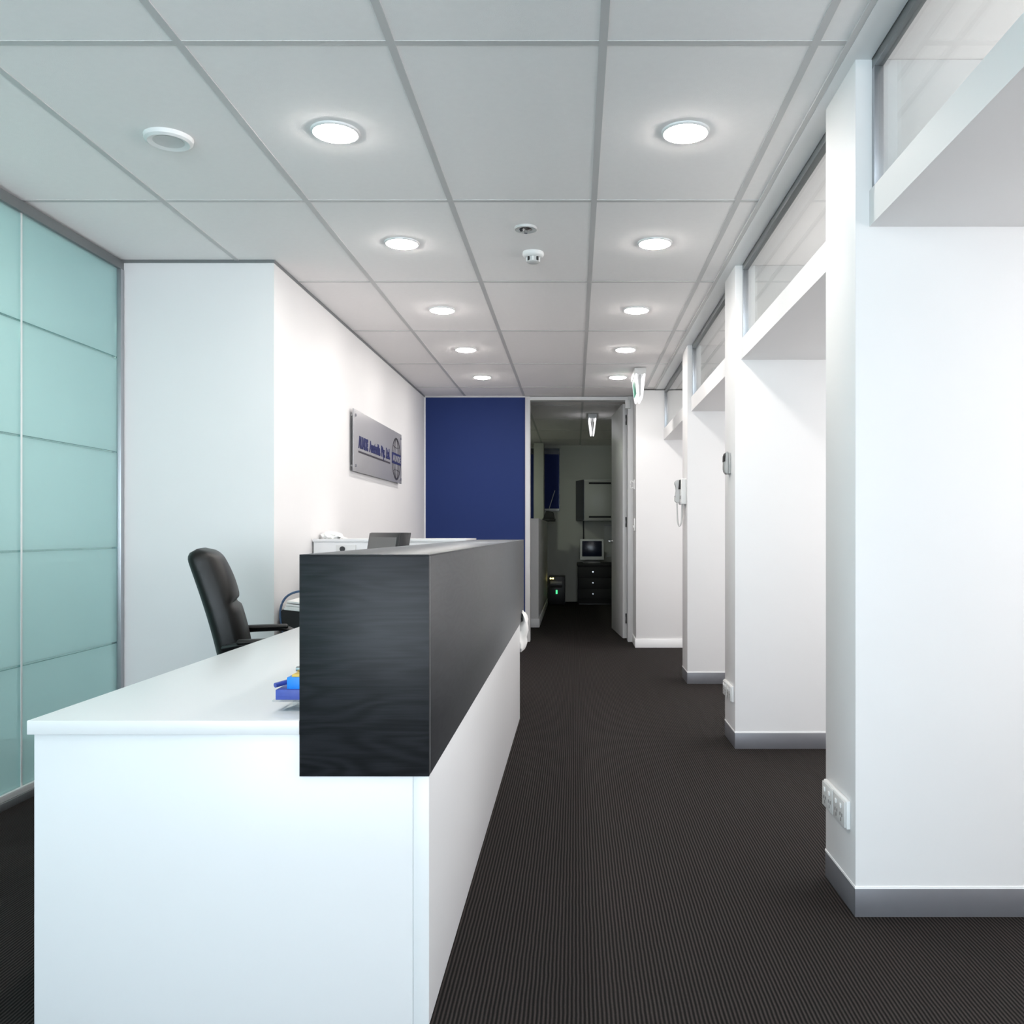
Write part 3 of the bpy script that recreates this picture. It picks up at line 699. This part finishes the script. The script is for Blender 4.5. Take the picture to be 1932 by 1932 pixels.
tubeobj('tip', [(-0.700, 2.15, 0.764), (-0.695, 2.157, 0.765)], 0.004, 'redcard', b5, 10)

pp = thing('crumpled_paper', 'crumpled white paper lying on the white end shelf by the wall', 'paper', (-1.49, 5.32, 1.087))
bm = bmesh.new(); bmesh.ops.create_icosphere(bm, subdivisions=3, radius=1.0)
for v in bm.verts:
    q = v.co.copy(); n_ = 1 + 0.22 * math.sin(7 * q.x + 3 * q.y) * math.cos(6 * q.y - 4 * q.z) + 0.10 * math.sin(15 * q.z + 9 * q.x)
    v.co = Vector((-1.475 + 0.058 * q.x * n_, 5.34 + 0.05 * q.y * n_, 1.087 + max(0.0, 0.016 + 0.028 * q.z * n_)))
build('ball', bm, 'paper', pp)
bm = bmesh.new(); abox(bm, -1.43, -1.385, 5.29, 5.38, 1.0875, 1.089)
for v in bm.verts: v.co.z += max(0, (-1.40 - v.co.x)) * 0.55
build('torn_sheet', bm, 'paper', pp)

# white bag hanging at the far end of the hob
bg = thing('white_bag', 'white crumpled bag hanging at the far end of the reception desk', 'bag', (-0.34, 5.45, 0.39))
rings = []
prof = [(0.63, 0.003, 0.010), (0.622, 0.016, 0.014), (0.605, 0.026, 0.020), (0.58, 0.034, 0.026), (0.55, 0.037, 0.03), (0.52, 0.033, 0.032), (0.495, 0.024, 0.034), (0.475, 0.018, 0.034), (0.46, 0.020, 0.034), (0.44, 0.022, 0.030), (0.415, 0.018, 0.024), (0.395, 0.010, 0.014), (0.388, 0.003, 0.006)]
for z, out_, hw in prof:
    ring = []
    for k in range(24):
        a = 2 * PI * k / 24
        wob = 1 + 0.12 * math.sin(3 * a + z * 30)
        xb = DX + 0.002 if z > 0.56 else DX - 0.035      # hangs over the lower edge, tucked in below it
        ring.append((xb + (DX + 0.006 - xb + out_) * (0.5 + 0.5 * math.cos(a)) * wob, 5.48 + 0.11 * math.sin(a) * wob * (0.4 + hw * 18), z))
    rings.append(ring)
build('bag_body', loft(rings), 'paper', bg, smooth=True)
tubeobj('bag_handle', spline([(DX + 0.004, 5.44, 0.60), (DX + 0.006, 5.46, 0.63), (DX + 0.006, 5.50, 0.635), (DX + 0.004, 5.53, 0.60)], 6), 0.004, 'paper', bg)

# ------------------------------------------------------------------ dim back office contents
def blind(x0, x1, z0, label, rail=True):
    t = thing('roller_blind', label, 'blind', (x0, BACK - 0.03, z0), 'navy blinds in the dim office')
    box('blind_cloth', x0, x1, BACK - 0.035, BACK - 0.028, z0 + 0.01, 2.373, 'navyblind', t)
    box('bottom_rail', x0, x1, BACK - 0.045, BACK - 0.020, z0 - 0.02, z0 + 0.012, 'white', t, 0.003)
    return t
bl = blind(-0.488, -0.258, 1.488, 'navy roller blind with a white bottom rail between the column and the back wall')
tubeobj('pull_cord', [(-0.425, BACK - 0.06, 1.47), (-0.325, BACK - 0.05, 1.79)], 0.006, 'white', bl, 8)
blind(-0.86, -0.66, 1.30, 'navy roller blind seen as a thin strip beside the door frame')
for x0, x1, z0 in ((-0.50, -0.25, 1.46), (-0.88, -0.645, 1.28)):
    w = struct('window_2', x0, x1, BACK - 0.018, BACK - 0.002, z0, 2.47, 'darkglass')
dv = thing('desk_phone', 'black device standing on the far end of the low partition', 'device', (-0.40, 13.5, 1.286))
box('body', -0.50, -0.30, 13.42, 13.58, 1.286, 1.33, 'blackmatt', dv, 0.01)
bm = bmesh.new(); prism(bm, [(-0.49, 1.33), (-0.31, 1.33), (-0.33, 1.43), (-0.44, 1.45)], 'y', 13.46, 13.53, 0.008); build('head', bm, 'blackmatt', dv, smooth=True)
up = thing('computer_tower', 'dark computer tower on the office floor with yellow and green indicator lights', 'computer', (-0.28, 13.6, 0))
box('case', -0.405, -0.155, 13.50, 13.95, 0.015, 0.44, 'black', up, 0.006)
box('drive_bay', -0.38, -0.20, 13.490, 13.502, 0.33, 0.365, 'greyplastic', up, 0.002)
box('drive_bay', -0.38, -0.20, 13.490, 13.502, 0.27, 0.305, 'blackmatt', up, 0.002)
for x in (-0.385, -0.350): box('indicator', x, x + 0.022, 13.488, 13.5, 0.402, 0.422, 'led_y', up, 0.002, label='yellow indicator light')
box('power_light', -0.295, -0.270, 13.488, 13.5, 0.175, 0.235, 'led_g', up, 0.002, label='green power light')
for x in (-0.39, -0.19): box('foot', x, x + 0.03, 13.55, 13.9, 0.0, 0.016, 'blackmatt', up)
dp = thing('drawer_pedestal', 'black three drawer pedestal under the old monitor in the dim office', 'drawer unit', (0.32, 13.7, 0))
box('carcass', 0.04, 0.60, 13.62, 14.15, 0.02, 0.60, 'blackmatt', dp, 0.004)
box('top', 0.03, 0.61, 13.60, 14.16, 0.60, 0.640, 'blackmatt', dp, 0.006)
for i in range(3):
    z = 0.085 + 0.17 * i
    d = box('drawer', 0.055, 0.585, 13.605, 13.622, z, z + 0.155, 'blackmatt', dp, 0.003)
    latheobj('knob', [(0, 0), (0.008, 0), (0.008, -0.012), (0.016, -0.020), (0.012, -0.028), (0, -0.028)], (0.275, 13.605, z + 0.085), 'chrome', d, 16, 'y')
box('plinth', 0.06, 0.58, 13.65, 14.1, 0.0, 0.021, 'black', dp)
cr = thing('crt_monitor', 'old pale bulky monitor standing on the black drawer pedestal', 'monitor', (0.26, 13.8, 0.64))
box('bezel', 0.075, 0.450, 13.66, 13.72, 0.690, 1.015, 'offwhite', cr, 0.012)
box('screen', 0.110, 0.415, 13.652, 13.665, 0.745, 0.985, 'darkglass', cr, 0.005)
bm = bmesh.new()
va = [bm.verts.new(p) for p in ((0.09, 13.72, 0.70), (0.435, 13.72, 0.70), (0.435, 13.72, 1.005), (0.09, 13.72, 1.005))]
vb = [bm.verts.new(p) for p in ((0.16, 14.05, 0.72), (0.365, 14.05, 0.72), (0.365, 14.05, 0.93), (0.16, 14.05, 0.93))]
bm.faces.new(va); bm.faces.new(vb[::-1])
for i in range(4): bm.faces.new((va[i], vb[i], vb[(i + 1) % 4], va[(i + 1) % 4]))
build('tube_housing', bm, 'greyplastic', cr)
latheobj('swivel_base', [(0, 0), (0.14, 0), (0.13, 0.02), (0.08, 0.05), (0, 0.055)], (0.262, 13.83, 0.640), 'greyplastic', cr, 28)
cp = thing('wall_cupboard', 'grey wall cupboard with a dark glossy angled side in the dim office', 'cupboard', (0.4, 13.9, 1.30))
bm = bmesh.new(); prism(bm, [(0.135, 13.74), (0.72, 13.74), (0.72, BACK), (0.02, BACK), (0.02, 14.12)], 'z', 1.30, 1.945); build('body', bm, 'cupboard', cp)
dd = box('cupboard_door', 0.150, 0.70, 13.722, 13.74, 1.315, 1.93, 'cupboard', cp, 0.003)
for z in (1.36, 1.885): box('handle', 0.215, 0.56, 13.708, 13.722, z - 0.014, z + 0.014, 'blackmatt', dd, 0.002)
bm = bmesh.new(); prism(bm, [(0.012, 14.105), (0.130, 13.722), (0.137, 13.725), (0.022, 14.11)], 'z', 1.305, 1.94); build('glossy_side', bm, 'darkglass', cp, label='dark glossy angled side panel')
cb = tubeobj('power_cable', [(0.135, BACK - 0.012, 1.30), (0.136, BACK - 0.012, 1.1), (0.135, BACK - 0.012, 0.70)], 0.010, 'black'); tag(cb, 'dark cable running down the wall from the cupboard to the old monitor', 'cable')
nb = thing('notice_board', 'pale sheet on the back wall right of the old monitor, by the door handle', 'notice', (0.58, BACK, 0.72))
box('sheet', 0.47, 0.70, BACK - 0.012, BACK - 0.002, 0.72, 1.24, 'cupboard', nb)
box('edge_strip', 0.47, 0.70, BACK - 0.016, BACK - 0.010, 1.22, 1.24, 'greyplastic', nb)
